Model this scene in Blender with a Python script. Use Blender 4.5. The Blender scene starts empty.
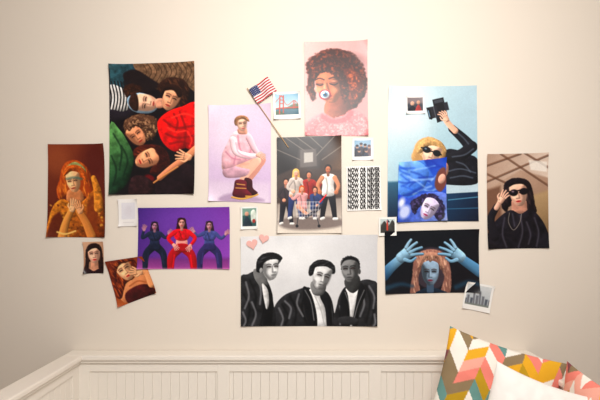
import bpy, math, numpy as np, random, bmesh
from mathutils import Vector, Matrix
random.seed(4)
sc = bpy.context.scene
sc.view_settings.view_transform = 'Standard'

# ---------------------------------------------------------------- scale of the wall
S = 0.0044        # metres of wall per layout unit
CAMZ = 1.40
D = 1.89
def WX(x): return (x-300)*S
def WZ(y): return CAMZ-(y-226)*S
def lin(c):
    c = np.asarray(c, dtype=float)/255.0
    return np.where(c <= 0.04045, c/12.92, ((c+0.055)/1.055)**2.4)
def l4(c): return tuple(lin(c))+(1.0,)

def mat(name, col, rough=0.6, spec=0.3, bump=None, noise=None, sheen=0):
    m = bpy.data.materials.new(name); m.use_nodes = True
    nt = m.node_tree; b = nt.nodes['Principled BSDF']
    b.inputs['Base Color'].default_value = l4(col)
    b.inputs['Roughness'].default_value = rough
    b.inputs['Specular IOR Level'].default_value = spec
    if sheen: b.inputs['Sheen Weight'].default_value = sheen
    tc = nt.nodes.new('ShaderNodeTexCoord')
    if noise:
        n = nt.nodes.new('ShaderNodeTexNoise'); n.inputs['Scale'].default_value = noise[0]
        n.inputs['Detail'].default_value = 4
        r = nt.nodes.new('ShaderNodeValToRGB')
        r.color_ramp.elements[0].position = .3; r.color_ramp.elements[1].position = .7
        r.color_ramp.elements[0].color = l4([v*(1-noise[1]) for v in col]); r.color_ramp.elements[1].color = l4(col)
        nt.links.new(tc.outputs['Object'], n.inputs['Vector'])
        nt.links.new(n.outputs['Fac'], r.inputs['Fac']); nt.links.new(r.outputs['Color'], b.inputs['Base Color'])
    if bump:
        n = nt.nodes.new('ShaderNodeTexNoise'); n.inputs['Scale'].default_value = bump[0]; n.inputs['Detail'].default_value = 5
        bp = nt.nodes.new('ShaderNodeBump'); bp.inputs['Strength'].default_value = bump[1]; bp.inputs['Distance'].default_value = bump[2]
        nt.links.new(tc.outputs['Object'], n.inputs['Vector'])
        nt.links.new(n.outputs['Fac'], bp.inputs['Height']); nt.links.new(bp.outputs['Normal'], b.inputs['Normal'])
    return m
def attr_mat(name, rough=0.5, spec=0.3, bump=None):
    m = mat(name, (200,200,200), rough, spec, bump)
    nt = m.node_tree; a = nt.nodes.new('ShaderNodeVertexColor'); a.layer_name = 'Col'
    nt.links.new(a.outputs['Color'], nt.nodes['Principled BSDF'].inputs['Base Color'])
    return m

def link(o, parent=None):
    sc.collection.objects.link(o)
    if parent: o.parent = parent
    return o
def grid_mesh(name, P, C, m, parent=None, smooth=True):
    nv, nu = P.shape[:2]
    me = bpy.data.meshes.new(name)
    idx = np.arange(nv*nu).reshape(nv, nu)
    q = np.stack([idx[:-1,:-1], idx[1:,:-1], idx[1:,1:], idx[:-1,1:]], -1).reshape(-1,4)
    me.vertices.add(nv*nu); me.vertices.foreach_set('co', P.reshape(-1).astype(np.float32))
    me.loops.add(q.size); me.loops.foreach_set('vertex_index', q.reshape(-1).astype(np.int32))
    me.polygons.add(len(q)); me.polygons.foreach_set('loop_start', np.arange(0, q.size, 4, dtype=np.int32))
    me.polygons.foreach_set('loop_total', np.full(len(q), 4, dtype=np.int32))
    me.update(calc_edges=True)
    if C is not None:
        ca = me.color_attributes.new('Col', 'FLOAT_COLOR', 'POINT')
        cc = np.ones((nv*nu, 4), dtype=np.float32); cc[:, :3] = C.reshape(-1, 3)
        ca.data.foreach_set('color', cc.reshape(-1))
    if smooth: me.polygons.foreach_set('use_smooth', np.ones(len(q), dtype=bool))
    me.materials.append(m)
    return link(bpy.data.objects.new(name, me), parent)
def boxes(name, bl, m, parent=None, bev=0.0):
    vs=[]; fs=[]
    for (x0,x1,y0,y1,z0,z1) in bl:
        k=len(vs)
        vs += [(x0,y0,z0),(x1,y0,z0),(x1,y1,z0),(x0,y1,z0),(x0,y0,z1),(x1,y0,z1),(x1,y1,z1),(x0,y1,z1)]
        fs += [tuple(k+i for i in f) for f in [(0,3,2,1),(4,5,6,7),(0,1,5,4),(1,2,6,5),(2,3,7,6),(3,0,4,7)]]
    me = bpy.data.meshes.new(name); me.from_pydata(vs,[],fs); me.update(); me.materials.append(m)
    o = link(bpy.data.objects.new(name, me), parent)
    if bev:
        b = o.modifiers.new('bev','BEVEL'); b.width=bev; b.segments=3; b.limit_method='ANGLE'
    return o

# ---------------------------------------------------------------- print painter
def vnoise(X, Y, s, seed):
    r = np.random.RandomState(seed); L = r.rand(64,64)
    x = X/s + 1000; y = Y/s + 1000
    xi = np.floor(x).astype(int); yi = np.floor(y).astype(int); fx = x-xi; fy = y-yi
    fx = fx*fx*(3-2*fx); fy = fy*fy*(3-2*fy)
    g = lambda a,b: L[a%64, b%64]
    return (g(yi,xi)*(1-fx)+g(yi,xi+1)*fx)*(1-fy)+(g(yi+1,xi)*(1-fx)+g(yi+1,xi+1)*fx)*fy
def fbm(X,Y,s,seed): return .55*vnoise(X,Y,s,seed)+.3*vnoise(X,Y,s/2,seed+1)+.15*vnoise(X,Y,s/4,seed+2)
def catmull(p, n=4):
    p = np.array(p, float); out=[]; N=len(p)
    for i in range(N):
        a,b,c,d = p[i-1],p[i],p[(i+1)%N],p[(i+2)%N]
        for k in range(n):
            t=k/n; out.append(.5*((2*b)+(-a+c)*t+(2*a-5*b+4*c-d)*t*t+(-a+3*b-3*c+d)*t**3))
    return np.array(out)
def catopen(p, n=5):
    p = [np.array(q,float) for q in p]
    if len(p)<3: return np.array(p)
    q=[2*p[0]-p[1]]+p+[2*p[-1]-p[-2]]; out=[]
    for i in range(1,len(q)-2):
        a,b,c,d=q[i-1],q[i],q[i+1],q[i+2]
        for k in range(n):
            t=k/n; out.append(.5*((2*b)+(-a+c)*t+(2*a-5*b+4*c-d)*t*t+(-a+3*b-3*c+d)*t**3))
    out.append(p[-1]); return np.array(out)
class Art:
    seed = 10
    def __init__(s, name, corners, bg, res=2.8, layer=0, curl=1.0, border=None, L=(-.5,-.85), vk=.34, grain=.02, sat=1.18):
        s.name=name; s.co=np.array(corners,float); s.layer=layer; s.curl=curl; s.L=L; s.vk=vk; s.grain=grain; s.sat=sat
        tl,tr,br,bl = s.co
        w=max(np.hypot(*(tr-tl)),np.hypot(*(br-bl))); h=max(np.hypot(*(bl-tl)),np.hypot(*(br-tr)))
        nu=int(w*res)+2; nv=int(h*res)+2
        u,v=np.meshgrid(np.linspace(0,1,nu),np.linspace(0,1,nv)); s.u,s.v=u,v; s.w,s.h=w,h
        s.X=tl[0]*(1-u)*(1-v)+tr[0]*u*(1-v)+br[0]*u*v+bl[0]*(1-u)*v
        s.Y=tl[1]*(1-u)*(1-v)+tr[1]*u*(1-v)+br[1]*u*v+bl[1]*(1-u)*v
        s.C=np.zeros((nv,nu,3)); s.fill(bg)
        s.border=border
    def col(s,c):
        if isinstance(c,tuple) and c[0]=='g':
            _,x0,y0,x1,y1,a,b=c
            t=((s.X-x0)*(x1-x0)+(s.Y-y0)*(y1-y0))/((x1-x0)**2+(y1-y0)**2)
            t=np.clip(t,0,1)[...,None]
            return np.array(a,float)*(1-t)+np.array(b,float)*t
        return np.broadcast_to(np.array(c,float), s.C.shape)
    def fill(s,c): s.C=np.array(s.col(c))
    def blend(s,m,c,a=1.0,tex=None,d=None,R=0):
        col=s.col(c)
        if tex:
            Art.seed+=3
            n=fbm(s.X,s.Y,tex[1],Art.seed)
            col=col*(1+tex[0]*(n-.5)*2)[...,None]
        if d is not None and R>0 and s.vk:
            gy,gx=np.gradient(d); nn=np.hypot(gx,gy)+1e-6
            h=np.clip(-d/R,0,1); sh=(1-h)**1.2*((gx*s.L[0]+gy*s.L[1])/nn)*s.vk
            col=col*(1+np.where(sh>0,sh*.6,sh*1.2))[...,None]
        m=(m*a)[...,None]; s.C=s.C*(1-m)+col*m
    def sd(s,pts):
        X,Y=s.X,s.Y; d=np.full(X.shape,1e9); sg=np.ones(X.shape); n=len(pts)
        for i in range(n):
            vi=pts[i]; vj=pts[i-1]; e=vj-vi; ee=e@e
            if ee<1e-9: continue
            wx=X-vi[0]; wy=Y-vi[1]; t=np.clip((wx*e[0]+wy*e[1])/ee,0,1)
            d=np.minimum(d,(wx-e[0]*t)**2+(wy-e[1]*t)**2)
            c1=Y>=vi[1]; c2=Y<vj[1]; c3=e[0]*wy>e[1]*wx
            fl=(c1&c2&c3)|(~c1&~c2&~c3); sg=np.where(fl,-sg,sg)
        return sg*np.sqrt(d)
    def p(s,f,c,soft=.7,sm=True,a=1.0,tex=None,vol=True):
        pts=np.array(f,float).reshape(-1,2); ext=min(np.ptp(pts[:,0]),np.ptp(pts[:,1]))
        pts=catmull(pts) if sm else pts
        d=s.sd(pts); R=min(6,ext*.38) if (vol and soft<1.3 and ext>4) else 0
        s.blend(np.clip(.5-d/soft,0,1),c,a,tex or ((.14,4) if R else None),d,R)
    def q(s,f,c,**k): s.p(f,c,sm=False,vol=False,**k)
    def e(s,cx,cy,rx,ry,c,ang=0,soft=.7,a=1.0,tex=None):
        t=math.radians(ang); dx=s.X-cx; dy=s.Y-cy
        u=dx*math.cos(t)+dy*math.sin(t); v=-dx*math.sin(t)+dy*math.cos(t)
        r=np.sqrt((u/rx)**2+(v/ry)**2); d=(r-1)*min(rx,ry)
        s.blend(np.clip(.5-d/soft,0,1),c,a,tex,d,min(rx,ry)*.8 if (min(rx,ry)>1.6 and soft<1) else 0)
    def l(s,f,w,c,soft=.7,a=1.0,sm=True,tex=None):
        pts=np.array(f,float).reshape(-1,2); pts=catopen(pts) if sm else pts; n=len(pts)
        if np.isscalar(w): ws=np.full(n,float(w))
        else: ws=np.interp(np.linspace(0,1,n),np.linspace(0,1,len(w)),w)
        ws=ws/2; d=np.full(s.X.shape,1e9)
        for i in range(n-1):
            a0=pts[i]; e=pts[i+1]-a0; ee=max(e@e,1e-9)
            wx=s.X-a0[0]; wy=s.Y-a0[1]; t=np.clip((wx*e[0]+wy*e[1])/ee,0,1)
            d=np.minimum(d,np.hypot(wx-e[0]*t,wy-e[1]*t)-(ws[i]*(1-t)+ws[i+1]*t))
        s.blend(np.clip(.5-d/soft,0,1),c,a,tex,d,ws.mean() if (ws.mean()>.7 and soft<1.2) else 0)
    def hair(s,f,c,hi,scale=2.0,amt=.8,soft=1.0,strand=None):
        pts=catmull(np.array(f,float).reshape(-1,2)); d=s.sd(pts)
        Art.seed+=5
        X,Y=s.X,s.Y
        if strand is not None:
            t=math.radians(strand); X2=(X*math.cos(t)+Y*math.sin(t))/3.5; Y2=-X*math.sin(t)+Y*math.cos(t); n=fbm(X2,Y2,scale,Art.seed)
        else: n=fbm(X,Y,scale,Art.seed)
        n2=vnoise(X,Y,scale*.9,Art.seed+9); k=.9 if strand is None else .35
        m=np.clip(.5-(d+(n2-.5)*scale*k)/soft,0,1); s.blend(m,c,1,None,d,5)
        s.blend(m*np.clip((n-.45)*3.2,0,1)*amt*np.clip(.35-d/6,0,1),hi)
    def face(s,cx,cy,r,ang=0,skin=(215,165,140),lips=(160,70,65),turn=0,dark=.62,side=1,wd=.69,brow=(60,40,35),eyes=True,glasses=None,stub=0):
        t=math.radians(ang); ca,sa=math.cos(t),math.sin(t)
        T=lambda u,v:(cx+r*(u*ca-v*sa),cy+r*(u*sa+v*ca))
        def TT(*f): return [k for i in range(0,len(f),2) for k in T(f[i],f[i+1])]
        sk=np.array(skin,float); dk=tuple(sk*dark); hi=tuple(np.minimum(sk*1.14+10,252)); w=wd
        s.p(TT(-w,-.45,-w*.85,-.85,0,-1.05,w*.85,-.85,w,-.45,w*.96,.1,w*.74,.58,w*.3,.95,-w*.3,.95,-w*.74,.58,-w*.96,.1),skin)
        x=side*w; o=turn*w
        s.p(TT(x*1.02,-.8,x,.1,x*.76,.62,x*.2,1.0,x*.05,.84,x*.42,.4,x*.34,-.1,x*.58,-.5),dk,soft=2.4,a=.9,vol=False)
        s.p(TT(-x*1.0,.05,-x*.82,.5,-x*.4,.92,-x*.35,.7,-x*.68,.3),tuple(sk*.82),soft=1.8,a=.7,vol=False)
        s.e(*T(o-x*.25,-.6),r*.34,r*.18,hi,ang,soft=2.6,a=.7)
        s.e(*T(-x*.45+o*.5,.18),r*.2,r*.18,hi,ang,soft=2.6,a=.75)
        if eyes:
            for sx in (-1,1):
                ex=o*.8+sx*.32*w/.74
                s.e(*T(ex,-.15),r*.22,r*.15,dk,ang,soft=1.6,a=.65)
                s.l(TT(ex-.2,-.28,ex,-.34,ex+.2,-.29),r*.075,brow,soft=.9,a=.65)
                s.l(TT(ex-.15,-.11,ex,-.14,ex+.15,-.1),r*.085,(40,28,28),soft=.8,a=.9)
        s.l(TT(o*1.1+side*.08,-.15,o*1.25+side*.13,.3),r*.1,dk,soft=1.2,a=.7)
        s.l(TT(o*1.15-side*.02,-.1,o*1.3-side*.02,.24),r*.08,hi,soft=1.0,a=.7)
        s.l(TT(o*1.2-.13,.35,o*1.2+.14,.35),r*.08,tuple(sk*.5),soft=.9,a=.75)
        s.e(*T(o*1.1,.6),r*.2,r*.085,lips,ang,soft=.8,a=.9)
        s.l(TT(o*1.1-.18,.59,o*1.1+.18,.59),r*.045,tuple(np.array(lips)*.5),soft=.6,a=.75)
        s.l(TT(o-.14,.76,o+.14,.76),r*.07,dk,soft=1.3,a=.6)
        if stub: s.p(TT(-w*.85,.35,-w*.5,.95,w*.5,.95,w*.85,.35,.3,.45,.3,.8,-.3,.8,-.3,.45),(40,36,36),soft=1.4,a=stub,vol=False)
        return T
    def hand(s,x,y,ang,r,c,spread=50,curl=0,dark=.62,flip=1):
        t=math.radians(ang); dk=tuple(np.array(c[5] if c[0]=='g' else c,float)*dark)
        dx,dy=math.cos(t),math.sin(t); nx,ny=-dy,dx
        P=lambda a,b:(x+dx*a*r+nx*b*r,y+dy*a*r+ny*b*r)
        pal=[k for a,b in [(-.5,-.26),(.1,-.36),(.5,-.34),(.5,.34),(.1,.4),(-.5,.28)] for k in P(a,b)]
        s.p(pal,c)
        for i,L in enumerate((.6,.76,.85,.74)):
            b=(.33-.21*i)*flip; tt=t+math.radians(spread*(0.5-i/3)*flip); t2=tt+math.radians(curl)
            bx,by=P(.4,b); mx=bx+math.cos(tt)*L*r*.5; my=by+math.sin(tt)*L*r*.5; ex=mx+math.cos(t2)*L*r*.5; ey=my+math.sin(t2)*L*r*.5
            s.l((bx,by,mx,my,ex,ey),[r*.26,r*.18],dk,soft=1.0,a=.8)
            s.l((bx,by,mx,my,ex,ey),[r*.2,r*.14],c,soft=.7)
        bx,by=P(-.15,-.28*flip); tt=t-math.radians(50)*flip
        s.l((bx,by,bx+math.cos(tt)*.4*r,by+math.sin(tt)*.4*r,bx+math.cos(tt+.4*flip)*.72*r,by+math.sin(tt+.4*flip)*.72*r),[r*.26,r*.15],c)
    def done(s):
        C=s.C
        Cp=np.pad(C,((1,1),(1,1),(0,0)),'edge')
        bl=(Cp[:-2,1:-1]+Cp[2:,1:-1]+Cp[1:-1,:-2]+Cp[1:-1,2:]+2*Cp[1:-1,1:-1])/6
        C=C+(C-bl)*.3
        Art.seed+=7
        g=(fbm(s.X,s.Y,14,Art.seed)-.5)*.05+(vnoise(s.X,s.Y,.9,Art.seed+1)-.5)*s.grain*2
        C=C*(1+g)[...,None]+(vnoise(s.X,s.Y,.8,Art.seed+4)-.5)[...,None]*3
        M=C.mean(-1,keepdims=True); C=M+(C-M)*s.sat
        C=C+(C-130)*.07
        s.C=np.clip(C,9,246)
        if s.border:
            bc,bt,bs,bb=s.border
            m=np.maximum(np.maximum(np.clip(.5-(s.u*s.w-bs)*2,0,1),np.clip(.5-((1-s.u)*s.w-bs)*2,0,1)),
                         np.maximum(np.clip(.5-(s.v*s.h-bt)*2,0,1),np.clip(.5-((1-s.v)*s.h-bb)*2,0,1)))
            s.blend(m,bc)
        U=2*s.u-1; V=2*s.v-1
        Art.seed+=1; cr=np.random.RandomState(Art.seed).rand(4)
        cw=(cr[0]*(U<0)*(V<0)+cr[1]*(U>=0)*(V<0)+cr[2]*(U<0)*(V>=0)+cr[3]*(U>=0)*(V>=0))
        lift=.0014+.0026*s.layer+s.curl*(.012*cw*(np.abs(U)**5)*(np.abs(V)**5)+.0032*U**2*np.abs(V)**3+.0014*U**4)
        lift=lift+.0014*vnoise(s.X,s.Y,22,Art.seed)
        P=np.stack([WX(s.X),-lift,WZ(s.Y)],-1)
        return grid_mesh(s.name,P,lin(np.clip(s.C,0,255)),PRINT)
PRINT=attr_mat('printed_photo_paper',rough=.34,spec=.3)

# ---- 1 warm portrait, clasped hands
a=Art('portrait_poster',[(49,144.5),(105,144),(106,237.5),(48,237)],('g',49,144,106,237,(124,62,42),(66,26,22)),L=(-.8,-.6),vk=.45)
a.e(96,160,14,22,(78,32,28),soft=14,a=.8); a.e(58,160,12,14,(142,78,50),soft=12,a=.7)
a.hair((62,170,66,163,75,160,84,164,90,172,92,184,95,194,90,199,84,196,66,196,60,200,57,190,60,180),(150,66,28),(226,136,62),1.8,.9,strand=80)
a.p((66,168,75,162,84,167,86,173,76,170,66,174),(134,140,92),tex=(.3,2))
a.p((69,190,81,190,84,202,68,202),(186,122,82))
a.face(74,182,10.2,-10,(232,178,134),(160,60,48),turn=-.15,wd=.66)
a.p((64,176,66,168,72,165,80,166,86,172,88,182,84,180,80,172,72,171,68,174),(176,88,38),tex=(.3,1.5))
a.l((67,179,75,177.5,82,179),2.4,(64,104,96),a=.6,soft=1.4)
a.p((49,222,54,206,63,199,72,203,82,202,92,192,99,186,104,200,106,216,106,238,48,238),('g',50,200,104,237,(190,122,48),(112,52,24)),tex=(.45,3))
for i in range(46):
    x=random.uniform(51,103);y=random.uniform(204,236); a.e(x,y,1.2,.8,random.choice([(230,176,88),(90,42,20),(204,144,60)]),random.uniform(0,90),soft=1,a=.7)
a.p((49,238,52,220,60,212,64,222,62,238),(84,34,24),soft=2,a=.85,vol=False)
a.p((88,206,94,196,98,212,96,238,86,238),(120,56,28),soft=2.5,a=.8,vol=False)
a.l((63,237,66,224,72,210),[9,6],(206,140,76)); a.l((92,236,86,222,79,211),[9,6],(196,128,70))
a.hand(73,208,-78,7.5,(238,186,142),26); a.hand(80,210,-112,7.5,(220,160,116),26,flip=-1)
a.l((58,232,66,234,76,231),1.6,(238,196,120),soft=1.2); a.l((94,178,98,192,99,208),[5,8,9],(190,122,52),tex=(.4,3))
a.done()

# ---- 2 group lying in a heap
a=Art('group_poster',[(110,65),(195,62),(195,194),(110,195)],(24,20,23),vk=.42,sat=1.25)
a.q((110,64,146,63,150,84,132,92,110,86),('g',110,64,150,90,(54,88,94),(24,30,40)),tex=(.5,4))
a.p((138,60,198,60,198,92,184,84,170,86,158,90,146,84,138,74),(110,86,68),tex=(.5,3))
for i in range(11): a.l((142+i*5,63,147+i*5,72,142+i*5,82),1,(58,42,34),a=.7)
a.p((124,74,136,70,150,78,160,86,148,92,132,90,126,84),(32,26,28),soft=1.5)
a.p((110,86,124,89,134,96,131,108,122,112,110,111),(226,222,218))
for i in range(8): a.l((109+i*3.1,82,112+i*3.1,98,109+i*3.1,115),1.4,(30,30,34),soft=.6)
a.q((100,70,111,70,111,120,100,120),(24,20,23)); a.p((110,110,124,112,132,108,134,116,122,122,110,121),(36,32,38))
a.hair((124,88,132,84,142,88,140,96,134,99,126,97),(40,27,24),(84,54,38),2)
a.p((128,98,140,93,154,98,159,105,152,113,138,113,130,108),(146,170,188),tex=(.15,3))
a.face(147,103,11.5,-82,(230,184,158),(170,70,66),side=-1,wd=.72)
a.p((132,94,137,94,139,103,138,111,133,110,129,103),(48,32,28),tex=(.3,1.5),soft=1.2)
a.p((156,100,163,99,164,107,157,108),(206,152,128))
a.hair((158,86,168,78,184,80,190,92,186,108,178,110,178,98,172,90,164,94,160,92),(38,25,22),(96,62,44),1.8,strand=60)
a.face(171,99,12,24,(220,162,130),(164,62,56),side=1)
a.p((161,94,164,86,176,85,183,94,179,98,174,91,166,91),(38,25,22),soft=1.2)
a.hair((124,124,130,117,142,114,155,118,159,126,155,137,148,141,140,134,130,136,125,132),(76,54,42),(178,142,110),2.0,.95)
a.face(137,136,11,-38,(214,148,114),(156,60,52),side=-1)
a.hair((127,122,138,116,151,120,153,130,144,129,136,127,129,131),(72,50,40),(174,136,106),1.8,.95)
a.p((158,122,168,112,182,107,198,105,198,152,186,148,176,152,166,146,160,136),('g',160,110,194,150,(226,40,34),(146,14,20)),tex=(.3,5))
for f in [(164,120,176,128,194,126),(166,134,178,138,194,136),(180,112,186,130,184,148),(170,144,182,142,194,146),(174,114,178,122,176,132)]: a.l(f,1.8,(104,10,16),soft=1.8,a=.75)
for f in [(172,118,184,114,195,117),(168,128,176,132,186,131),(188,132,192,140,190,147)]: a.l(f,1.6,(246,86,70),soft=2,a=.7)
a.p((110,126,120,130,128,142,134,156,132,172,126,186,116,194,108,194),('g',110,140,134,170,(88,130,80),(28,52,36)),tex=(.35,4))
for f in [(114,134,122,150,120,170),(122,146,128,160,124,176),(112,156,117,170,114,186)]: a.l(f,1.5,(20,36,26),soft=1.6,a=.8)
a.hair((134,150,144,145,160,146,168,154,170,168,160,174,150,173,154,162,146,154,136,158),(60,27,22),(138,68,46),1.8,strand=20)
a.face(147,159,12,66,(228,162,126),(176,58,52),side=1)
a.p((156,146,166,150,170,162,164,171,157,166,160,158,156,152),(50,24,22),soft=1.4,tex=(.4,1.6))
a.p((160,172,176,164,188,164,196,172,196,196,158,196),(32,22,26),tex=(.3,4))
a.l((197,149,186,158,172,168,160,178),[8,6.5,5.5],(200,136,104)); a.hand(187,157,196,9,(232,174,140),40)
a.l((140,195,150,186,164,176,178,167),1.8,(184,128,84)); a.e(150,178,5,3,(120,22,28),20,soft=2,a=.7)
a.p((132,178,144,176,154,184,150,196,130,196),(46,30,32),tex=(.4,3))
a.done()

# ---- 3 seated woman in pink
a=Art('seated_woman_poster',[(209,106),(271,104),(271,203),(209,201)],('g',220,104,232,204,(220,202,218),(196,172,204)),L=(.6,-.8),sat=1.1)
a.e(226,130,14,26,(228,212,226),soft=18,a=.7)
a.q((209,180,271,182,271,204,209,202),('g',240,180,240,203,(208,188,210),(222,206,222)),soft=6)
a.p((222,196,236,193,256,197,264,201,240,203,220,201),(156,130,160),soft=3,a=.7,vol=False)
a.p((224,158,232,156,246,158,258,154,264,158,264,165,254,170,240,174,228,174,222,168),('g',226,156,262,174,(244,196,176),(210,150,130)))
a.l((262,160,256,170,249,180),[8,7,5],(200,142,126)); a.l((257,161,249,171,241,182),[8.5,7.5,5.5],(232,180,158))
a.p((223,170,232,166,242,168,250,170,246,176,234,178,225,177),(200,158,172),soft=1)
a.p((245,178,252,180,253,188,258,193,252,196,245,195,244,187),(60,20,28)); a.p((236,180,246,181,247,189,252,195,244,198,233,196,234,188),(96,28,40))
a.l((232,197.3,242,199,252,197),1.7,(206,158,74)); a.l((246,196.4,253,196.4,258,194.6),1.4,(206,158,74))
a.l((237,184,245,185),.9,(204,152,80)); a.l((236,188,246,188.5),.9,(204,152,80))
a.p((228,142,233,133,242,130.5,250,134,256,144,257,154,250,160,240,164,230,168,223,168,222,156,225,148),('g',226,134,256,166,(250,208,214),(220,156,170)))
for f in [(231,142,236,152,234,164),(238,136,240,148,246,160),(226,152,232,158,240,160),(250,140,251,150,247,158)]: a.l(f,1.3,(182,116,136),soft=1.6,a=.8)
a.l((249,138,254,148,258,154),[6.5,6,5],(236,188,198)); a.l((233,140,236,152,248,156,256,156),[7,6.5,6,4.5],(250,214,220))
a.l((236,143,239,153,250,158),1,(196,132,152),soft=1.2,a=.7)
a.hand(259,155.5,10,5.5,(238,188,166),26,curl=30)
a.p((238,129,246,128,247,134,239,134),(208,150,128))
a.e(240.8,121.6,6.4,5.6,(140,100,74),10); a.face(242,124.6,6.8,-6,(234,184,158),(196,64,76),turn=.2)
a.p((234.4,123,236,118,241,115.6,247,117,249.6,121.4,247.4,121.4,243,119.2,238.4,120.8,236.4,126),(150,106,74),soft=.9,tex=(.3,1.5))
a.done()

# ---- 5 bridge instant photo
a=Art('bridge_photo_print',[(273,93),(300,92),(301,119),(274,120)],('g',287,93,287,113,(132,172,196),(206,212,206)),res=4,border=((240,237,232),2,2,4.5),layer=1)
a.q((273,109,301,107.5,301,120,273,120),('g',287,107,287,116,(82,120,134),(50,84,98)))
a.p((286,108.5,292,105,297,104,302,106,302,109,286,109.5),(92,108,92)); a.p((272,117,276,112,282,112,286,116,284,119,272,119),(58,76,58))
a.l((280,96,279.6,114),1.1,(178,66,50),sm=False); a.l((283.4,96.3,283.4,113),1.0,(178,66,50),sm=False)
for y in (97,100.5,104): a.l((280,y,283.4,y+.1),.7,(178,66,50))
a.l((293.4,101,293.4,108.5),.7,(178,76,60),sm=False); a.l((294.9,101,294.9,108.5),.7,(178,76,60),sm=False)
a.l((273,106,277,101,281.6,96),.5,(176,80,66)); a.l((281.6,96,287,105.5,294,101,299,105.5),.5,(176,80,66)); a.l((273,109.8,283,108.4,300,107.4),1.1,(172,66,52))
a.done()

# ---- 6 curly hair
a=Art('curly_hair_poster',[(304,42.5),(367,41),(368,136),(305,136)],('g',304,60,368,90,(220,184,180),(190,146,146)),L=(-.75,-.65),vk=.4,sat=1.25)
a.hair((308,78,306,66,312,57,322,51,334,49,348,52,358,59,365,71,367,86,363,99,355,108,346,111,340,100,336,76,326,70,318,74,314,84,316,98,311,100,307,88),(54,22,18),(148,76,48),2.2,.9,2.0)
a.hair((344,70,356,72,364,84,360,98,352,106,346,100,346,84),(78,32,22),(176,96,58),2.2,.9,2.0)
a.e(342,62,18,8,(42,18,16),soft=9,a=.5)
a.p((326,102,344,96,350,104,352,118,340,122,326,118),('g',328,108,350,108,(160,94,70),(80,40,32)))
T=a.face(329,86,17.5,-12,(184,116,86),(168,60,66),turn=-.22,side=1,wd=.71,brow=(50,26,22),eyes=False,dark=.54)
a.hair((311,76,318,66,328,63,338,65,345,76,349,90,345,104,341,94,338,82,331,74,321,73,315,80),(54,22,18),(142,74,46),2.0,.9,1.6)
a.l((315,80.5,319.5,78.6,324,80),1.2,(54,28,24),soft=1); a.l((329,79,334,77.6,339,80),1.3,(54,28,24),soft=1)
a.e(320,84,4,2.4,(112,62,48),soft=2,a=.7); a.e(334,83,4.2,2.4,(108,58,46),soft=2,a=.7)
a.l((316.5,84.5,320,85.6,323.5,84.6),1.2,(36,18,18)); a.l((330,84,334,85.2,337.5,83.6),1.3,(36,18,18))
a.e(320,82.4,2.4,.9,(206,146,118),soft=1.2,a=.8); a.e(333.5,81.4,2.6,1,(204,144,116),soft=1.2,a=.8)
a.e(318.5,90,3,2.6,(230,166,130),soft=2.8,a=.85); a.e(334.5,90.5,3,2.6,(214,144,112),soft=2.8,a=.7); a.e(324.3,87,1.1,3.6,(236,176,142),soft=1.6,a=.85)
a.e(325,95,6.0,5.2,(176,54,66)); a.e(325,94.8,4.4,3.9,(222,232,238)); a.e(325,94.8,2.7,2.5,(66,122,160)); a.e(325,94.8,1.3,1.3,(20,30,40)); a.e(323.6,93.2,1,.8,(250,250,250))
a.hair((304,137,306,124,314,117,324,113,332,118,342,116,352,110,362,114,368,122,369,138),(200,126,130),(234,180,178),1.6,.9,1.8)
a.p((322,114,332,119,344,117,350,110,354,114,346,122,332,124,322,120),(174,100,106),soft=2.5,a=.8,vol=False)
a.l((318,124,314,130,316,136),2,(178,104,110),soft=2,a=.7); a.l((350,122,356,128,354,136),2,(178,104,110),soft=2,a=.7)
a.done()

# ---- 7 warehouse band
a=Art('band_poster',[(277,138),(341,136),(342,233),(277,233)],('g',300,137,300,210,(46,42,42),(86,80,78)),layer=1,sat=1.4)
a.q((277,137,300,137,296,168,277,176),(30,26,28),soft=2)
a.q((318,136,342,136,342,196,322,192),('g',318,150,342,160,(38,34,36),(98,80,68)),soft=2)
for f in [(284,137,306,152),(296,137,314,150),(310,137,322,148),(334,137,316,156),(342,146,322,160),(277,150,300,160)]: a.l(f,1,(150,144,136),sm=False,a=.6)
a.q((300,150,316,149,317,166,300,168),(104,98,96),soft=1.5,a=.8); a.q((304,153,313,152.5,313,162,304,163),(200,196,190),soft=1,a=.8)
a.q((277,176,296,168,342,170,342,200,277,204),(66,54,50),soft=3,a=.7)
a.q((277,204,342,198,342,234,277,234),('g',300,200,300,233,(150,140,134),(220,212,202)),soft=2.5)
a.p((280,220,306,216,338,218,341,226,310,230,284,228),(98,88,86),soft=3,a=.75,vol=False)
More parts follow.
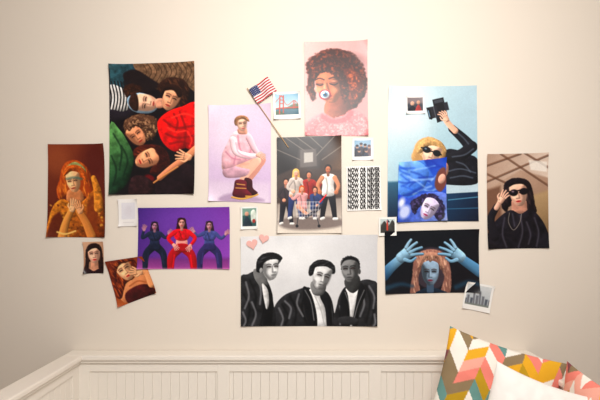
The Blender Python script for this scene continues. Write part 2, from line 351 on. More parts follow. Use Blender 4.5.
def person(a,x,y,h,skin,hair,top,leg,lean=0,arm=None,wide=1.0,sleeve=None,legs=True,long=False,turn=0):
    u=h/7.5; hx=x+lean
    if long: a.l((hx,y-u*.1,hx,y+u*1.2),[u*1.0,u*1.3],hair)
    if legs:
        a.l((x-u*.4,y+u*3.2,x-u*.6,y+u*5,x-u*.8,y+u*6.6),[u*1.1,u*.8,u*.6],leg); a.l((x+u*.4,y+u*3.2,x+u*.7,y+u*5,x+u*.9,y+u*6.6),[u*1.1,u*.8,u*.6],leg)
        a.l((x-u*.9,y+u*6.8,x-u*.6,y+u*6.7),u*.4,(230,226,222)); a.l((x+u*.8,y+u*6.8,x+u*1.2,y+u*6.8),u*.4,(230,226,222))
    a.p((hx-u*.95*wide,y+u*.95,hx,y+u*.65,hx+u*.95*wide,y+u*.95,x+u*.75*wide,y+u*2.2,x+u*.8*wide,y+u*3.6,x-u*.8*wide,y+u*3.6,x-u*.75*wide,y+u*2.2),top)
    a.l((hx-u*.3,y+u*1.2,hx-u*.1,y+u*2.2,x-u*.2,y+u*3.4),u*.2,tuple(np.array(top)*.6),soft=1,a=.7)
    for f in (arm or []):
        pts=[(hx+u*p[0],y+u*p[1]) for p in f]
        a.l([k for p in pts for k in p],[u*.62,u*.5,u*.4],sleeve or top); a.e(pts[-1][0],pts[-1][1],u*.3,u*.3,skin)
    a.l((hx,y+u*.3,hx,y+u*.85),u*.42,tuple(np.array(skin)*.75))
    a.e(hx,y-u*.08,u*.48,u*.54,hair); a.e(hx+turn*u*.1,y+u*.1,u*.34,u*.44,skin)
    a.e(hx-u*.14,y+u*.04,u*.08,u*.05,(40,30,30),soft=.6,a=.7); a.e(hx+u*.16,y+u*.04,u*.08,u*.05,(40,30,30),soft=.6,a=.7); a.e(hx,y+u*.34,u*.13,u*.05,(160,56,60),soft=.6,a=.8)
person(a,286,182,46,(206,156,134),(40,30,28),(52,44,48),(36,34,40),arm=[[(-.8,1.2),(-1.1,2.2),(-.3,3)]])
person(a,295,173,50,(224,178,156),(212,174,112),(196,186,180),(50,60,94),lean=1,arm=[[(-.7,1.2),(-1.2,2.2),(-.4,2.8)],[(.8,1.2),(1.4,2),(1.8,1.2)]],long=True)
person(a,309,175,48,(190,134,108),(34,26,26),(132,50,48),(66,64,78),arm=[[(.8,1.2),(1.5,1.9),(2,1.1)]])
person(a,328,169,55,(170,116,90),(26,22,24),(234,230,226),(30,30,36),arm=[[(-.8,1.2),(-1.4,2.2),(-1.1,3.2)],[(.9,1.2),(1.4,2.3),(1.1,3.2)]],sleeve=(190,138,110))
person(a,302,189,42,(220,170,148),(166,84,42),(204,158,158),(150,140,140),legs=False,wide=1.1,arm=[[(-.8,1.2),(-1.5,1.8),(-2,1.2)]],long=True)
person(a,315,190,42,(206,156,134),(58,36,30),(50,64,98),(44,40,46),legs=False,arm=[[(.8,1.2),(1.2,2.2),(.4,2.8)]])
a.l((298,206,304,212,310,216),[4,3],(204,156,136)); a.l((320,206,314,212,306,217),[4,3],(50,50,60))
for i in range(9): a.l((295+i*3,202,297+i*2.6,217),.6,(212,208,206),sm=False,a=.75)
for y in (202,206,210,214,217): a.l((295+(y-202)*.13,y,320-(y-202)*.1,y),.6,(212,208,206),sm=False,a=.75)
a.l((320,202,326,195),1.2,(206,46,46)); a.l((298,218,297,225),.8,(60,60,64)); a.l((317,218,319,225),.8,(60,60,64)); a.e(297,226,1.5,1.5,(40,40,44)); a.e(319,226,1.5,1.5,(40,40,44))
a.done()

# ---- 8 small instant prints
a=Art('crowd_photo_print',[(352,138.5),(373,138),(373,160),(352,160.5)],(64,84,108),res=4,border=((238,236,233),2.2,2.2,3.6))
a.q((352,138,373,138,373,147,352,147),(146,174,194),soft=2)
for x,y,c in [(357,147,(40,44,56)),(361,145,(60,60,72)),(365,146,(34,36,48)),(369,147,(90,70,76)),(359,151,(44,40,50)),(366,151,(50,56,72))]:
    a.e(x,y,1.5,1.8,(180,144,126)); a.e(x,y-1,1.5,1.2,c); a.p((x-2.4,y+4,x,y+1.6,x+2.4,y+4,x+2.4,y+10,x-2.4,y+10),c)
a.done()

# ---- 9 big camera poster
a=Art('camera_woman_poster',[(388,87),(476,86),(478,221),(387,222.5)],('g',388,90,478,190,(204,220,224),(142,176,190)),L=(-.8,-.6),vk=.4)
a.e(404,110,26,30,(218,228,231),soft=26,a=.8); a.e(470,110,16,40,(176,198,208),soft=20,a=.7)
a.q((387,182,478,178,478,222,387,223),('g',430,180,430,222,(52,96,120),(22,34,54)),soft=2.5)
a.q((444,184,478,181,478,192,444,194),(184,202,210),soft=1.2); a.q((444,194,478,192,478,222,444,222),('g',444,194,478,222,(34,64,92),(18,24,40)))
a.l((448,200,478,197),1,(96,150,176),a=.8); a.l((447,209,478,208),.8,(70,120,150),a=.7)
a.p((436,162,446,150,456,150,466,154,476,158,479,170,476,184,450,185,438,181),(26,26,32),tex=(.4,4))
a.l((452,129,463,139,470,147),[8,10,12],(26,26,32)); a.l((471,147,462,154,448,158),[12,11,9],(30,30,36))
for f in [(455,131,463,138,468,144),(452,157,464,155,473,149),(446,172,460,169,475,173),(456,162,464,165,470,172),(450,178,462,176,472,178)]: a.l(f,1.2,(92,100,112),soft=1.4,a=.8)
a.hair((413,151,417,142,428,137,439,141,446,150,443,162,437,170,426,172,416,166,411,158),(180,142,96),(234,208,162),1.6,.9,strand=60)
a.p((432,164,442,160,448,166,446,176,434,176),(204,154,132))
a.face(431,153.5,12.5,20,(236,194,170),(196,44,50),turn=.05,side=1)
a.p((416,152,420,142,430,138,441,142,446,151,438,147,429,146,421,153),(196,158,108),tex=(.3,1.6))
a.e(426.2,149.8,4.2,3.2,(22,24,30),20); a.e(436.6,153.4,4,3.2,(22,24,30),20); a.l((421,147.6,441,155),1.3,(20,22,28),sm=False); a.e(425.4,148.8,1.2,.8,(110,124,138),20)
a.l((455,131,450,126,446,121),[6,5.5],(228,180,156))
a.q((432,100,443,97.5,448,119,437,123),(28,28,32)); a.q((443,103,447,102,449,110,445,111),(44,44,50)); a.q((433.5,101,442,99,442.8,102,434.3,104),(64,66,72))
a.q((426,108,436,106,439,117,429,119.5),(40,40,46)); a.l((428.6,109.5,431,118.5),2.6,(18,18,22),sm=False); a.l((428,111,429.6,117),1,(110,140,160),sm=False); a.l((433,107,435.8,118),.8,(90,92,98),sm=False)
a.hand(445.5,118.5,-118,7.2,(238,192,168),34,curl=-34)
a.done()
a=Art('polaroid_print',[(405,96.5),(424,96),(424.5,114),(405.5,114.5)],(60,64,72),res=4,border=((240,238,235),1.8,1.8,3),layer=1)
a.q((405,96,425,96,425,104,405,104),(126,116,118),soft=3); a.e(412,104,2,2.2,(200,160,140)); a.p((408,110,412,106,416,110,416,115,408,115),(30,32,40)); a.e(418,103,1.8,2,(190,150,130)); a.p((415,110,418,105,421,110,421,115,415,115),(150,60,60))
a.done()
# ---- 10 blue fabric poster
a=Art('blue_silk_poster',[(398,163),(445,158),(446,220.5),(397,222.5)],('g',398,165,446,215,(90,144,216),(26,56,158)),layer=2,curl=1.2)
a.p((398,163,416,161,428,172,422,190,408,196,398,192),('g',398,164,424,192,(144,188,234),(48,96,194)),tex=(.2,6))
a.p((424,158,446,157,446,186,436,180,430,172),('g',424,160,446,186,(22,54,146),(56,106,210)),soft=2)
for i in range(22):
    x=random.uniform(399,440); y=random.uniform(164,194); t=random.uniform(-.7,.7); L=random.uniform(5,12)
    a.l((x-L*math.cos(t),y-L*math.sin(t),x,y+random.uniform(-2,2),x+L*math.cos(t),y+L*math.sin(t)),random.uniform(.9,2),random.choice([(20,48,144),(186,214,246),(30,70,180)]),soft=2,a=.55)
a.p((437,172,444,168,446,182,440,192,434,186),(106,64,58),soft=1.5); a.e(441,179,3.4,5,(216,168,150),20)
a.p((396,196,408,198,420,194,434,192,447,196,447,221,396,224),('g',400,196,440,222,(40,64,156),(120,140,204)),tex=(.25,4))
a.hair((410,204,418,196,432,194,442,202,444,216,438,221,430,212,420,206,414,214),(36,30,54),(96,86,134),2)
a.face(428,209,11,28,(208,196,224),(168,50,92),side=1); a.e(404,212,5,7,(190,198,228),30,soft=3); a.e(401,203,3,5,(220,224,238),20,soft=3)
a.done()
# ---- 11 tiny print
a=Art('street_photo_print',[(378,217.5),(396,217),(396,235.5),(378.5,236)],(120,124,122),res=4,border=((238,236,231),1.8,1.8,3),layer=2,curl=.4)
a.q((378,217,397,217,397,224,378,224),(186,196,196),soft=2); a.p((380,228,384,221,388,226,392,220,396,228,396,237,380,237),(58,56,54)); a.l((387,221,387,230),1.6,(176,72,60))
a.done()

# ---- 12 blue hands
a=Art('blue_hands_poster',[(384,231.5),(478,229),(479,292),(385,294)],('g',384,232,430,294,(12,20,28),(24,22,28)),vk=.45,L=(0,-1),sat=1.0)
a.p((414,262,418,252,430,247,444,251,449,262,446,278,438,288,426,288,416,280),(60,50,58),soft=2)
a.hair((413,264,417,254,430,249,443,253,449,264,451,280,449,294,440,294,444,276,436,266,424,266,418,278,420,294,410,294,412,276),(136,92,80),(232,186,156),1.5,.9,strand=80)
a.l((418,294,430,290,444,294),6,(24,38,52)); a.l((430,284,430,291),7,(64,84,106))
a.face(430,273,12,0,(132,156,178),(140,50,70),side=-1,dark=.4,wd=.7)
a.hair((417,268,421,256,430,252,440,255,444,268,440,266,436,258,430,262,426,258,421,266),(166,118,98),(232,186,156),1.3,.9,strand=80)
B=('g',386,240,420,270,(190,220,236),(80,132,168))
a.l((383,276,390,268,400,259),[11,10,9],('g',384,274,404,256,(40,84,122),(150,194,218))); a.hand(404,255,-36,15,B,52,flip=-1,curl=8)
B2=('g',446,270,478,244,(100,150,184),(184,216,234))
a.l((480,272,470,265,460,258),[11,10,9],(80,130,168)); a.hand(457,255,-144,15,B2,52,flip=1,curl=-8)
a.l((386,288,400,284,412,286),[5,3],(36,70,92),soft=3,a=.7); a.l((456,287,468,282,478,284),[5,4],(36,70,92),soft=3,a=.7)
a.done()

# ---- 13 three men b/w
a=Art('three_men_poster',[(241,236.5),(377,234.5),(377,326),(241,326)],('g',241,240,377,320,(226,226,227),(198,198,200)),vk=.45,L=(-.7,-.7),grain=.01)
a.e(300,256,30,16,(234,234,234),soft=20,a=.6)
BK=(38,38,40)
def jacket(f,folds,hl):
    a.p(f,BK,tex=(.4,5))
    for g in folds: a.l(g,1.8,(14,14,15),soft=1.8,a=.8)
    for g in hl: a.l(g,1.5,(140,140,144),soft=1.8,a=.8)
jacket((272,327,274,308,283,296,296,290,308,287,316,292,324,290,331,298,334,312,335,327),[(290,296,296,310,294,326),(304,296,302,310,308,326),(282,304,288,316,284,327)],[(285,301,291,308,289,318),(299,294,297,304,303,316),(279,308,283,318,281,326),(328,300,331,310,331,322),(306,300,309,312,313,322)])
a.p((309,290,318,289,322,298,326,312,328,327,315,327,312,308),(226,226,226)); a.l((315,296,321,310,324,324),.9,(176,176,176),soft=1.2); a.l((319,296,323,308,326,320),.8,(190,190,190),soft=1.2)
a.p((303,287,310,291,316,310,317,327,310,327,304,306),(20,20,22)); a.p((322,290,330,297,332,327,327,327,325,308,320,297),(24,24,26))
a.l((305,290,311,302,314,320),.8,(150,150,152),soft=1,a=.8)
a.p((311,282,324,280,326,288,322,295,313,294),(112,112,112))
a.hair((310,276,309,268,314,262,322,259.5,331,262,335,269,333,274,320,270),(22,22,24),(96,96,98),1.4,.6,strand=-10)
a.face(321.4,277,12.5,16,(202,202,202),(122,122,122),turn=.2,side=1,brow=(26,26,26),stub=.28,dark=.5)
a.hair((310,271,312,264,318,260,327,260.5,334,265,335,270,331,269,326,266.5,318,266.5,313.5,269,312,275),(22,22,24),(120,120,122),1.2,.7,soft=.8,strand=-10)
jacket((241,327,240,280,248,274,256,271,264,277,270,286,273,300,274,327),[(250,280,256,296,254,316),(244,294,250,308,246,327),(262,292,264,308,260,327)],[(246,282,249,296,245,308),(257,277,261,290,260,304),(252,302,256,314,252,326),(243,312,246,320,244,326)])
a.p((254,269,264,272,268,284,263,288,255,279),(112,112,112)); a.p((263,284,271,290,273,302,271,327,263,327,265,300),(18,18,20))
a.p((262,284,268,290,269,304,266,308),(214,214,214))
a.hair((257,272,257,262,261,255,269,253,277,255,281,261,268,270),(20,20,22),(80,80,84),1.5,.5,soft=.8,strand=-20)
a.face(270.3,268,12.0,-4,(210,210,210),(130,130,130),turn=.35,side=-1,brow=(22,22,22),dark=.52)
a.hair((257.5,269,257,261,261,255.5,268,252.5,276,253,282,257,280.6,260.6,275,259,268,260.4,263.6,264,262.4,270),(20,20,22),(104,104,108),1.3,.6,soft=.8,strand=-20); a.e(261.4,270.4,1.8,2.7,(150,150,150))
jacket((336,327,337,304,341,292,346,286,352,286,362,280,371,280,378,287,378,327),[(366,286,370,302,366,322),(342,300,340,314,343,326),(374,300,373,314,370,326)],[(369,286,374,296,373,308),(362,292,364,304,360,316),(340,306,342,316,340,324),(374,314,375,322,373,326)])
a.p((346,288,354,292,359,286,360,296,355,312,353,327,348,327,346,304),(222,222,222)); a.p((343,289,348,296,350,327,342,327,340,306),(22,22,24)); a.p((360,283,366,292,359,310,357,327,352,327,355,306),(22,22,24))
a.l((345,292,349,304,350,318),.8,(140,140,142),soft=1,a=.8); a.l((364,290,358,304,354,318),.8,(140,140,142),soft=1,a=.8)
a.p((345,279,358,275,360,286,353,293,346,288),(60,60,60))
a.hair((341,268,341,261,345,257,352,256,358,259.5,360,266,357,270,343,270),(18,18,20),(46,46,48),1.2,.6)
a.face(350,269.8,12.4,-4,(120,120,120),(84,84,84),turn=-.12,side=1,brow=(18,18,18),dark=.46)
a.p((341.2,265,342,260.6,345.6,257.4,351.4,256.4,357.4,259,359.4,265,357,261.6,351,259.6,345.4,260.4,342.8,262.6),(18,18,20),soft=1.2,vol=False); a.e(359.2,271.4,1.5,2.6,(70,70,70))
a.p((338,318,348,316,358,319,356,324,342,324),(46,46,48),soft=1)
a.done()

# ---- 14 purple trio
a=Art('dance_trio_poster',[(139,208),(230,207),(230,269),(138,269)],('g',139,210,228,262,(72,46,120),(138,76,168)),sat=1.2)
a.e(184,222,34,16,(118,74,166),soft=16,a=.6); a.q((138,258,230,258,230,270,138,270),('g',180,257,180,269,(106,52,116),(154,78,144)),soft=4)
def dancer(x,y,u,skin,hair,top,pose,leg=None,ang=0,bare=True):
    leg=leg or tuple(np.array(top)*.8)
    a.hair((x-u*.62,y-u*.1,x-u*.45,y-u*.66,x+u*.4,y-u*.66,x+u*.62,y-u*.1,x+u*.8,y+u*1.5,x+u*.4,y+u*1.7,x-u*.4,y+u*1.7,x-u*.8,y+u*1.4),hair,tuple(np.array(hair)*1.9),1.2,.7,strand=85,soft=.8)
    a.l((x-u*.35,y+u*3.4,x-u*1.4,y+u*4.7,x-u*1.5,y+u*7.0),[u*1.35,u*1.1,u*.8],leg); a.l((x+u*.35,y+u*3.4,x+u*1.4,y+u*4.6,x+u*1.7,y+u*7.0),[u*1.35,u*1.1,u*.8],leg)
    a.p((x-u*.6,y+u*2.1,x+u*.6,y+u*2.1,x+u*.7,y+u*3.1,x-u*.7,y+u*3.1),skin if bare else top)
    a.p((x-u*1.15,y+u*1.05,x,y+u*.8,x+u*1.15,y+u*1.05,x+u*.75,y+u*2.3,x-u*.75,y+u*2.3),top,tex=(.3,2)); a.p((x-u*.75,y+u*2.9,x+u*.75,y+u*2.9,x+u*.9,y+u*3.9,x-u*.9,y+u*3.9),leg)
    a.l((x-u*.3,y+u*1.2,x,y+u*2.1),u*.15,tuple(np.array(top)*.5),soft=1,a=.7); a.l((x-u*1.0,y+u*4.4,x-u*1.2,y+u*6),u*.2,tuple(np.minimum(np.array(leg)*1.5,250)),soft=1.2,a=.6); a.l((x+u*1.2,y+u*4.4,x+u*1.4,y+u*6),u*.2,tuple(np.minimum(np.array(leg)*1.5,250)),soft=1.2,a=.6)
    for f in pose:
        a.l([k for p in f for k in (x+p[0]*u,y+p[1]*u)],[u*.66,u*.52,u*.38],top); p=f[-1]; q=f[-2]
        a.hand(x+p[0]*u,y+p[1]*u,math.degrees(math.atan2(p[1]-q[1],p[0]-q[0])),u*.6,skin,40)
    a.l((x,y+u*.4,x,y+u*.9),u*.4,tuple(np.array(skin)*.8)); a.face(x,y,u*.6,ang,skin,(176,30,50),dark=.6)
    a.p((x-u*.47,y,x-u*.42,y-u*.5,x,y-u*.7,x+u*.42,y-u*.5,x+u*.47,y,x+u*.25,y-u*.38,x-u*.15,y-u*.42),hair,vol=False)
dancer(155,226,6.1,(180,130,150),(34,24,40),(38,44,66),[[(-1.0,1.3),(-2.0,1.9),(-1.7,.5)],[(1.0,1.3),(1.8,1.9),(2.4,1.2)]],ang=8,bare=False)
dancer(209.5,225.5,6.3,(194,144,154),(40,26,36),(70,76,126),[[(-1.0,1.3),(-1.9,1.6),(-2.5,.9)],[(1.0,1.3),(1.9,2.0),(2.7,1.3)]],leg=(50,46,86),ang=-6,bare=False)
dancer(182,223,7.3,(226,162,152),(40,18,24),(196,18,42),[[(-1.0,1.3),(-1.8,2.1),(-1.0,3.1)],[(1.0,1.3),(1.8,2.1),(1.1,3.2)]])
a.q((138,267.8,230,267.8,230,270,138,270),(216,146,186),soft=1,a=.5)
a.done()

# ---- 15..18 small prints
a=Art('pale_card_print',[(119,199.5),(138,199),(138.5,226),(119.5,226.5)],(228,225,223),res=4,layer=1,vk=0,grain=.005)
a.q((122,203,135.5,202.6,135.8,219,122.2,219.4),(214,212,217),soft=1); a.e(129,211,4,5,(204,200,206),soft=3,a=.6); a.l((124,222.5,134,222.3),.6,(198,194,194),a=.7)
a.done()
a=Art('dark_hair_woman_print',[(84,242),(104,241.5),(104.5,273),(84.5,273.5)],('g',84,242,104,273,(200,162,136),(156,114,90)),res=3.6)
a.hair((86,252,89,245,95,243,101,246,103,254,104,266,104,274,99,274,98,262,90,262,89,274,84,274,86,262),(34,20,20),(92,58,46),1.3,.6,strand=85)
a.p((92,260,98,260,99,268,103,274,87,274,91,268),(200,146,120))
a.face(94.5,254.5,8.6,-6,(234,182,156),(192,20,34)); a.p((87.5,252,90,245.5,98,244.6,101.5,252,97,248.3,92,249),(34,20,20))
a.p((84,274,89,268.5,94,271,100,268.5,105,274),(38,22,26))
a.done()
a=Art('red_hair_woman_print',[(106,261.5),(143,256),(157.5,292.5),(119,307)],('g',106,262,150,300,(108,46,28),(180,100,50)),res=3,vk=.45)
a.p((119,278,128,272,140,272,150,279,157,290,150,298,132,304,122,300,118,290),('g',124,274,150,300,(236,172,124),(166,88,52)),tex=(.1,5))
a.hair((108,268,113,259,124,256,134,259,138,268,134,278,126,284,122,298,116,296,111,284,108,276),(84,34,22),(196,98,50),1.6,.9,strand=60)
a.face(125,270,11,-34,(240,182,140),(186,36,40),side=1)
a.hair((110,268,116,259,126,257,134,260,128,262,120,265,117,272,117,282,112,278),(88,36,24),(204,108,56),1.4,.9,strand=40)
a.p((126,293,136,286,147,284,156,290,150,298,134,304,127,301),(64,24,24),soft=1.2,tex=(.4,3))
a.l((152,284,147,273,139,272),[7,6,4.5],(222,154,108)); a.hand(139,272,192,7.5,(240,180,138),34)
a.l((130,286,138,281,146,282),1.2,(146,76,44),soft=1.6,a=.8)
a.done()
a=Art('green_street_print',[(241,207),(258,206.5),(258,229),(241,229.5)],(120,150,138),res=4,border=((238,238,234),1.6,1.6,3),layer=1)
a.q((241,216,258,214,258,230,241,230),(52,84,82),soft=1.2); a.e(247,214,2,2.3,(196,150,130)); a.p((243,224,247,216,252,224,252,230,243,230),(40,52,60)); a.p((251,212,255,210,257,220,252,222),(206,214,204)); a.e(254,221,1.6,2,(150,60,54))
a.done()

# ---- 19 right: woman with sunglasses
a=Art('sunglasses_woman_poster',[(486,154.5),(547,153),(548,248),(487,249)],('g',486,156,548,240,(186,162,146),(140,110,90)),vk=.42)
a.q((486,153,548,152,548,178,520,170,486,190),('g',486,156,548,176,(168,142,126),(210,192,178)),soft=2)
for f in [(486,166,520,154),(486,182,546,156),(500,154,548,186),(524,153,548,168),(486,174,512,186)]: a.l(f,2.2,(98,70,56),sm=False,a=.75,soft=1)
a.q((528,160,546,162,546,172,530,170),(230,224,216),soft=1.5,a=.8)
a.q((486,190,500,186,502,249,486,249),(100,70,56),soft=3,a=.8); a.q((530,196,548,190,548,249,530,249),('g',530,200,548,246,(170,144,112),(104,84,60)),soft=3)
a.hair((503,192,504,184,510,179,519,178,528,181,532,190,534,202,536,212,528,214,524,206,510,206,506,212,501,206),(26,20,24),(78,60,60),1.6,.6,strand=80)
a.p((512,200,525,200,527,210,532,214,506,216,511,210),(186,138,120))
a.face(518,194,12.2,-8,(226,182,160),(180,46,50),turn=-.1,side=1)
a.p((507,188,511,180.5,520,178.5,528.5,184,530,191,523,184.6,514,184.6),(26,20,24),tex=(.3,1.5)); a.e(513.4,192.8,4.3,3.4,(24,20,26),-8); a.e(523.2,191.4,4.3,3.4,(24,20,26),-8); a.l((507.6,192,529.6,189),1.3,(22,18,22),sm=False); a.e(512.4,191.6,1.3,.8,(130,110,120))
a.p((486,249,489,230,498,218,510,210,520,214,530,209,540,218,547,232,549,249),(28,26,32),tex=(.45,5))
for f in [(504,218,502,234,506,247),(520,216,522,232,518,247),(534,218,538,232,536,246),(512,214,514,226),(526,222,530,234,528,244)]: a.l(f,1.4,(82,78,88),soft=1.8,a=.8)
a.l((494,236,490,220,496,207),[10,8,6.5],(32,30,36)); a.l((496,208,500,201),[5,4.5],(220,176,156)); a.hand(501,199.5,-58,8,(228,184,162),34,curl=10); a.l((509,213,508,222,513,230,519,223,521,214),.6,(176,166,156),a=.7)
a.done()

# ---- 20 city polaroid
a=Art('city_photo_print',[(466,281),(493.5,286),(488.5,313),(461,307.5)],('g',479,284,476,300,(206,208,208),(176,182,186)),res=4,border=((240,238,234),2,2,5),layer=1)
for x,y,w,h in [(464,297,2.4,6),(467,294,2.2,10),(470,297,2.4,8),(473,292,1.8,13),(475.5,295,2.6,11),(479,291,1.8,15),(481.5,296,2.4,10),(484.5,299,2.6,8),(488,300,2.4,7)]:
    a.q((x,y,x+w,y+.5,x+w-1.4,y+h,x-1.4,y+h),(112,114,120) if int(x)%2 else (90,94,102),soft=1)
a.q((461,301,490,306,488,312,460,307),(120,126,122),soft=1.4)
a.done()

# ---------------------------------------------------------------- NOW OR NEVER sheet
a=Art('typography_poster',[(346,167),(380,166),(381,210),(347,211)],(234,232,229),layer=1,curl=.3,vk=0,grain=.005)
sheet=a.done()
INK=mat('black_ink',(26,24,28),.6)
cu=bpy.data.curves.new('lettering','FONT'); cu.body='\n'.join(['NOW OR NEVER']*8); cu.offset=.048; cu.space_character=1.08; cu.space_line=.86
cu.materials.append(INK)
t=link(bpy.data.objects.new('lettering',cu)); bpy.context.view_layer.update()
bb=[Vector(c) for c in t.bound_box]; x0=min(b.x for b in bb);x1=max(b.x for b in bb);y0=min(b.y for b in bb);y1=max(b.y for b in bb)
dg=bpy.context.evaluated_depsgraph_get(); me=bpy.data.meshes.new_from_object(t.evaluated_get(dg)); bpy.data.objects.remove(t)
lx0,lx1,lz0,lz1=WX(347.6),WX(379.6),WZ(209.4),WZ(168)
for v in me.vertices:
    fx=(v.co.x-x0)/(x1-x0); fy=(v.co.y-y0)/(y1-y0)
    v.co=Vector((lx0+fx*(lx1-lx0), -.0090, lz0+fy*(lz1-lz0)+fx*.003))
if not me.materials: me.materials.append(INK)
link(bpy.data.objects.new('lettering',me),sheet)

# ---------------------------------------------------------------- flag on a stick
fe=bpy.data.objects.new('american_flag',None); link(fe)
h0=np.array([249.,91.]); h1=np.array([258.,105.]); f0=np.array([268.,78.]); f1=np.array([277.,91.5])
nu,nv=120,80
u,v=np.meshgrid(np.linspace(0,1,nu),np.linspace(0,1,nv))
X=(h0[0]*(1-u)+f0[0]*u)*(1-v)+(h1[0]*(1-u)+f1[0]*u)*v; Y=(h0[1]*(1-u)+f0[1]*u)*(1-v)+(h1[1]*(1-u)+f1[1]*u)*v
C=np.where((np.floor(v*13)%2==0)[...,None],np.array([182,36,48.]),np.array([230,222,220.])); cant=(u<.42)&(v<7/13)
C=np.where(cant[...,None],np.array([42,50,96.]),C)
for i in range(6):
    for j in range(5):
        m=np.hypot((u-.035-.07*i)*1.6,v-.05-.108*j)<.020; C=np.where((m&cant)[...,None],np.array([215,215,226.]),C)
P=np.stack([WX(X),-.013-.005*np.sin(u*9+v*2),WZ(Y)],-1)
grid_mesh('flag_cloth',P,lin(C),attr_mat('flag_fabric',.8,.1),fe)
def rod(name,p0,p1,r,m,parent):
    cu=bpy.data.curves.new(name,'CURVE'); cu.dimensions='3D'; cu.bevel_depth=r; cu.use_fill_caps=True; sp=cu.splines.new('POLY'); sp.points.add(1)
    sp.points[0].co=(*p0,1); sp.points[1].co=(*p1,1); cu.materials.append(m); return link(bpy.data.objects.new(name,cu),parent)
rod('stick',(WX(247.5),-.011,WZ(89)),(WX(288.5),-.011,WZ(148)),.0019,mat('pale_wood',(186,152,112),.6),fe)

# ---------------------------------------------------------------- paper hearts
def heart(cx,cy,r,rot,m):
    pts=[]
    for i in range(40):
        t=2*math.pi*i/40; x=math.sin(t)**3; y=(13*math.cos(t)-5*math.cos(2*t)-2*math.cos(3*t)-math.cos(4*t))/16
        c,s_=math.cos(rot),math.sin(rot); pts.append((WX(cx)+(x*c-y*s_)*r*S,WZ(cy)+(x*s_+y*c)*r*S))
    n=len(pts); vs=[(x,-.0110,z) for x,z in pts]+[(x,-.0060,z) for x,z in pts]
    fs=[tuple(range(n)),tuple(range(2*n-1,n-1,-1))]+[(i,n+i,n+(i+1)%n,(i+1)%n) for i in range(n)]
    me=bpy.data.meshes.new('paper_heart'); me.from_pydata(vs,[],fs); me.materials.append(m); link(bpy.data.objects.new('paper_heart',me))
HM=mat('pink_paper',(232,178,170),.7)
heart(252.5,244,5.6,.25,HM); heart(264,238.5,5,-.2,HM)

# ---------------------------------------------------------------- room
WM=mat('wall_paint',(231,221,208),.85,.15,bump=(60,.12,.002))
boxes('wall_back',[(-2.6,2.6,0,.1,0,2.7)],WM)
boxes('wall_left',[(-2.7,-2.6,-3.6,.1,0,2.7)],WM)
boxes('wall_right',[(2.6,2.7,-3.6,.1,0,2.7)],WM)
boxes('ceiling',[(-2.7,2.7,-3.6,.1,2.7,2.8)],mat('ceiling_paint',(232,224,214),.9,.1))
boxes('floor',[(-2.7,2.7,-3.6,.1,-.1,0)],mat('wood_floor',(166,126,90),.5,.3,noise=(8,.25)))
TR=mat('white_trim',(240,237,230),.5,.3)
boxes('baseboard_back',[(-2.6,-1.05,-.015,0,0,.1),(1.05,2.6,-.015,0,0,.1)],TR,bev=.003)

# ---------------------------------------------------------------- daybed
PW=mat('painted_white_wood',(236,229,219),.45,.35,bump=(25,.05,.001))
bed=bpy.data.objects.new('daybed',None); link(bed)
TOP=CAMZ-.545; XO=1.0
boxes('back_cap_rail',[(-XO,XO,-.085,-.002,TOP-.022,TOP)],PW,bed,bev=.006)
boxes('arm_cap_rails',[(-XO,-XO+.085,-.95,-.083,TOP-.022,TOP),(XO-.085,XO,-.95,-.083,TOP-.022,TOP)],PW,bed,bev=.006)
boxes('cap_moulding',[(-XO+.065,XO-.065,-.074,-.01,TOP-.036,TOP-.020)],PW,bed,bev=.004)
boxes('arm_moulding',[(-XO+.012,-XO+.0745,-.94,-.011,TOP-.0365,TOP-.0205),(XO-.0745,XO-.012,-.94,-.011,TOP-.0365,TOP-.0205)],PW,bed,bev=.004)
boxes('back_frame',[(-XO+.03,XO-.03,-.062,-.01,TOP-.075,TOP-.034),(-XO+.03,XO-.03,-.062,-.01,.28,.46)],PW,bed,bev=.0025)
boxes('back_stiles',[(x0,x1,-.0628,-.012,.285,TOP-.0345) for x0,x1 in ((-.97,-.895),(-.352,-.300),(.293,.345),(.895,.97))],PW,bed,bev=.002)
bd=[]; x=-.90
while x<.90: bd.append((x+.0002,x+.0383,-.055,-.028,.40,TOP-.07)); x+=.0385
boxes('beadboard',bd,PW,bed,bev=.0018); boxes('beadboard_backing',[(-.93,.93,-.034,-.013,.30,TOP-.06)],PW,bed)
for sgn in (-1,1):
    xa,xb=sorted((sgn*(XO-.02),sgn*(XO-.062)))
    boxes('arm_rails',[(xa,xb,-.94,-.035,TOP-.075,TOP-.0335),(xa,xb,-.94,-.035,.281,.461)],PW,bed)
    xa,xb=sorted((sgn*(XO-.021),sgn*(XO-.0612)))
    boxes('arm_posts',[(xa,xb,-.9415,-.88,.0,TOP-.0338),(xa,xb,-.11,-.02,.0,TOP-.0338)],PW,bed)
    xa,xb=sorted((sgn*(XO-.03),sgn*(XO-.056))); bd=[]; y=-.89
    while y<-.11: bd.append((xa,xb,y+.0002,y+.0383,.40,TOP-.07)); y+=.0385
    boxes('arm_beadboard',bd,PW,bed,bev=.0018)
    xa,xb=sorted((sgn*(XO-.028),sgn*(XO-.046))); boxes('arm_backing',[(xa,xb,-.90,-.05,.30,TOP-.05)],PW,bed)
boxes('seat_base',[(-.938,.938,-.94,-.06,.22,.30)],PW,bed,bev=.004)
boxes('mattress',[(-.932,.932,-.93,-.066,.302,.43)],mat('mattress_cover',(232,226,218),.9,.1,bump=(150,.2,.002)),bed,bev=.03)

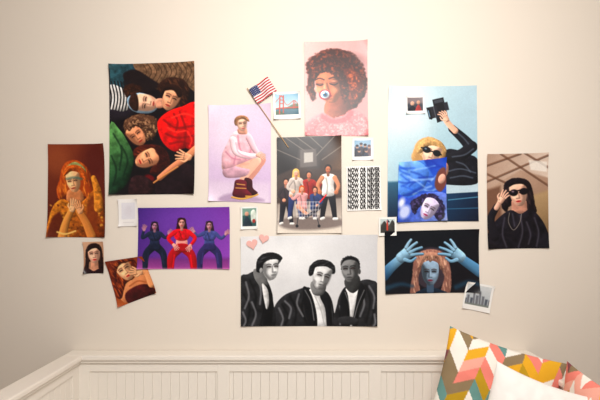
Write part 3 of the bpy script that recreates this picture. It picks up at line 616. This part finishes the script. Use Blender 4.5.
# ---------------------------------------------------------------- cushions
def cushion(name,tl,right,down,w,h,th,m,pat=None,seed=1,pinch=.07):
    tl=Vector(tl); R=Vector(right).normalized(); Dn=Vector(down); Dn=(Dn-R*Dn.dot(R)).normalized(); N=R.cross(Dn).normalized()
    if N.y>0 and abs(N.y)>.3: N=-N
    n=170; uu=np.linspace(-1,1,n); U,V=np.meshgrid(uu,uu)
    px=U*(1-pinch*(1-V**2)*np.abs(U)**2); py=V*(1-pinch*(1-U**2)*np.abs(V)**2)
    T=th*.5*(np.clip(1-np.abs(U)**2.6,0,1)**.62)*(np.clip(1-np.abs(V)**2.6,0,1)**.62)
    wr=(fbm(U*10,V*10,4,seed)-.5)*.26*T+(vnoise(U*10+V*4,V*10-U*3,1.6,seed+7)-.5)*.09*T
    cen=tl+R*(w/2)+Dn*(h/2)
    out=[]
    for sgn in (1,-1):
        t=T*sgn+wr*(1 if sgn>0 else -1)
        out.append(np.array(cen)[None,None]+px[...,None]*np.array(R)*w/2+py[...,None]*np.array(Dn)*h/2+t[...,None]*np.array(N))
    F,Bk=out; P=np.concatenate([F,Bk[::-1]],0)
    C=None
    if pat is not None:
        c=pat(U*w/2,V*h/2); C=lin(np.concatenate([c,c[::-1]],0))
    o=grid_mesh(name,P,C,m)
    bm=bmesh.new(); bm.from_mesh(o.data); bmesh.ops.remove_doubles(bm,verts=bm.verts,dist=.0004); bmesh.ops.recalc_face_normals(bm,faces=bm.faces); bm.to_mesh(o.data); bm.free()
    return o
PAL=np.array([(228,170,44),(236,134,120),(130,74,80),(240,234,224),(220,98,50),(142,122,92),(238,170,152),(240,234,224),(186,148,38),(228,170,44),(104,148,142),(240,234,224),(236,134,120)],float)
def pattern(x,y,ang=0,cw=.060,bh=.046,seed=3):
    c,s_=math.cos(ang),math.sin(ang); X=x*c+y*s_+1; Y=-x*s_+y*c+1
    ci=np.floor(X/cw).astype(int); fx=X/cw-ci
    tri=np.where(ci%2==0,fx,1-fx)*cw*.95
    tt=(Y+tri)/bh; bi=np.floor(tt).astype(int)
    r=np.random.RandomState(seed).permutation(997)
    k=r[(ci*31+bi*17+((ci*bi)%7)*5)%997]%len(PAL)
    return PAL[k]
FB=attr_mat('patterned_fabric',.9,.1,bump=(400,.25,.001))
def at(px,py,dist): return Vector(((px-300)*dist/430,-(D-dist),CAMZ-(py-226)*dist/430))
tl=at(450,326,1.64); tr=at(568,364,1.54); R=(tr-tl)
cushion('patterned_cushion',tl,R,Vector((-.28,-.12,-1)),R.length,.43,.12,FB,lambda x,y:pattern(x,y,.2),seed=5)
tl=at(497,361,1.36); tr=at(590,397,1.30); R=tr-tl
cushion('white_cushion',tl,R,Vector((-.22,-.16,-1)),R.length*1.03,.35,.12,mat('white_cotton',(236,232,227),.9,.1,bump=(300,.2,.001)),seed=9)
tl=at(567,361,1.46); R=Vector((-.02,-1,-.05))
cushion('patterned_cushion',tl,R,Vector((-.12,-.0,-1)),.42,.42,.09,FB,lambda x,y:pattern(x,y,.1,cw=.05,bh=.04,seed=21),seed=12)

# ---------------------------------------------------------------- light
w=bpy.data.worlds.new('daylight'); sc.world=w; w.use_nodes=True
w.node_tree.nodes['Background'].inputs[0].default_value=(1,.97,.94,1); w.node_tree.nodes['Background'].inputs[1].default_value=.34
def area(name,loc,target,sx,sy,pw,col):
    L=bpy.data.lights.new(name,'AREA'); L.shape='RECTANGLE'; L.size=sx; L.size_y=sy; L.energy=pw; L.color=col
    o=link(bpy.data.objects.new(name,L)); o.location=loc; o.rotation_euler=(Vector(target)-Vector(loc)).to_track_quat('-Z','Y').to_euler()
area('added_softbox',(.22,-1.7,2.3),(.12,0,1.45),.7,.5,38,(1,.975,.945))  # added softbox, no room fixture; its falloff dims the wall towards the edges

cam=bpy.data.cameras.new('camera'); co=link(bpy.data.objects.new('camera',cam)); co.location=(0,-D,CAMZ); co.rotation_euler=(math.pi/2,0,0)
cam.sensor_width=36; cam.lens=430/600*36; cam.shift_y=26/600; cam.clip_start=.05
sc.camera=co
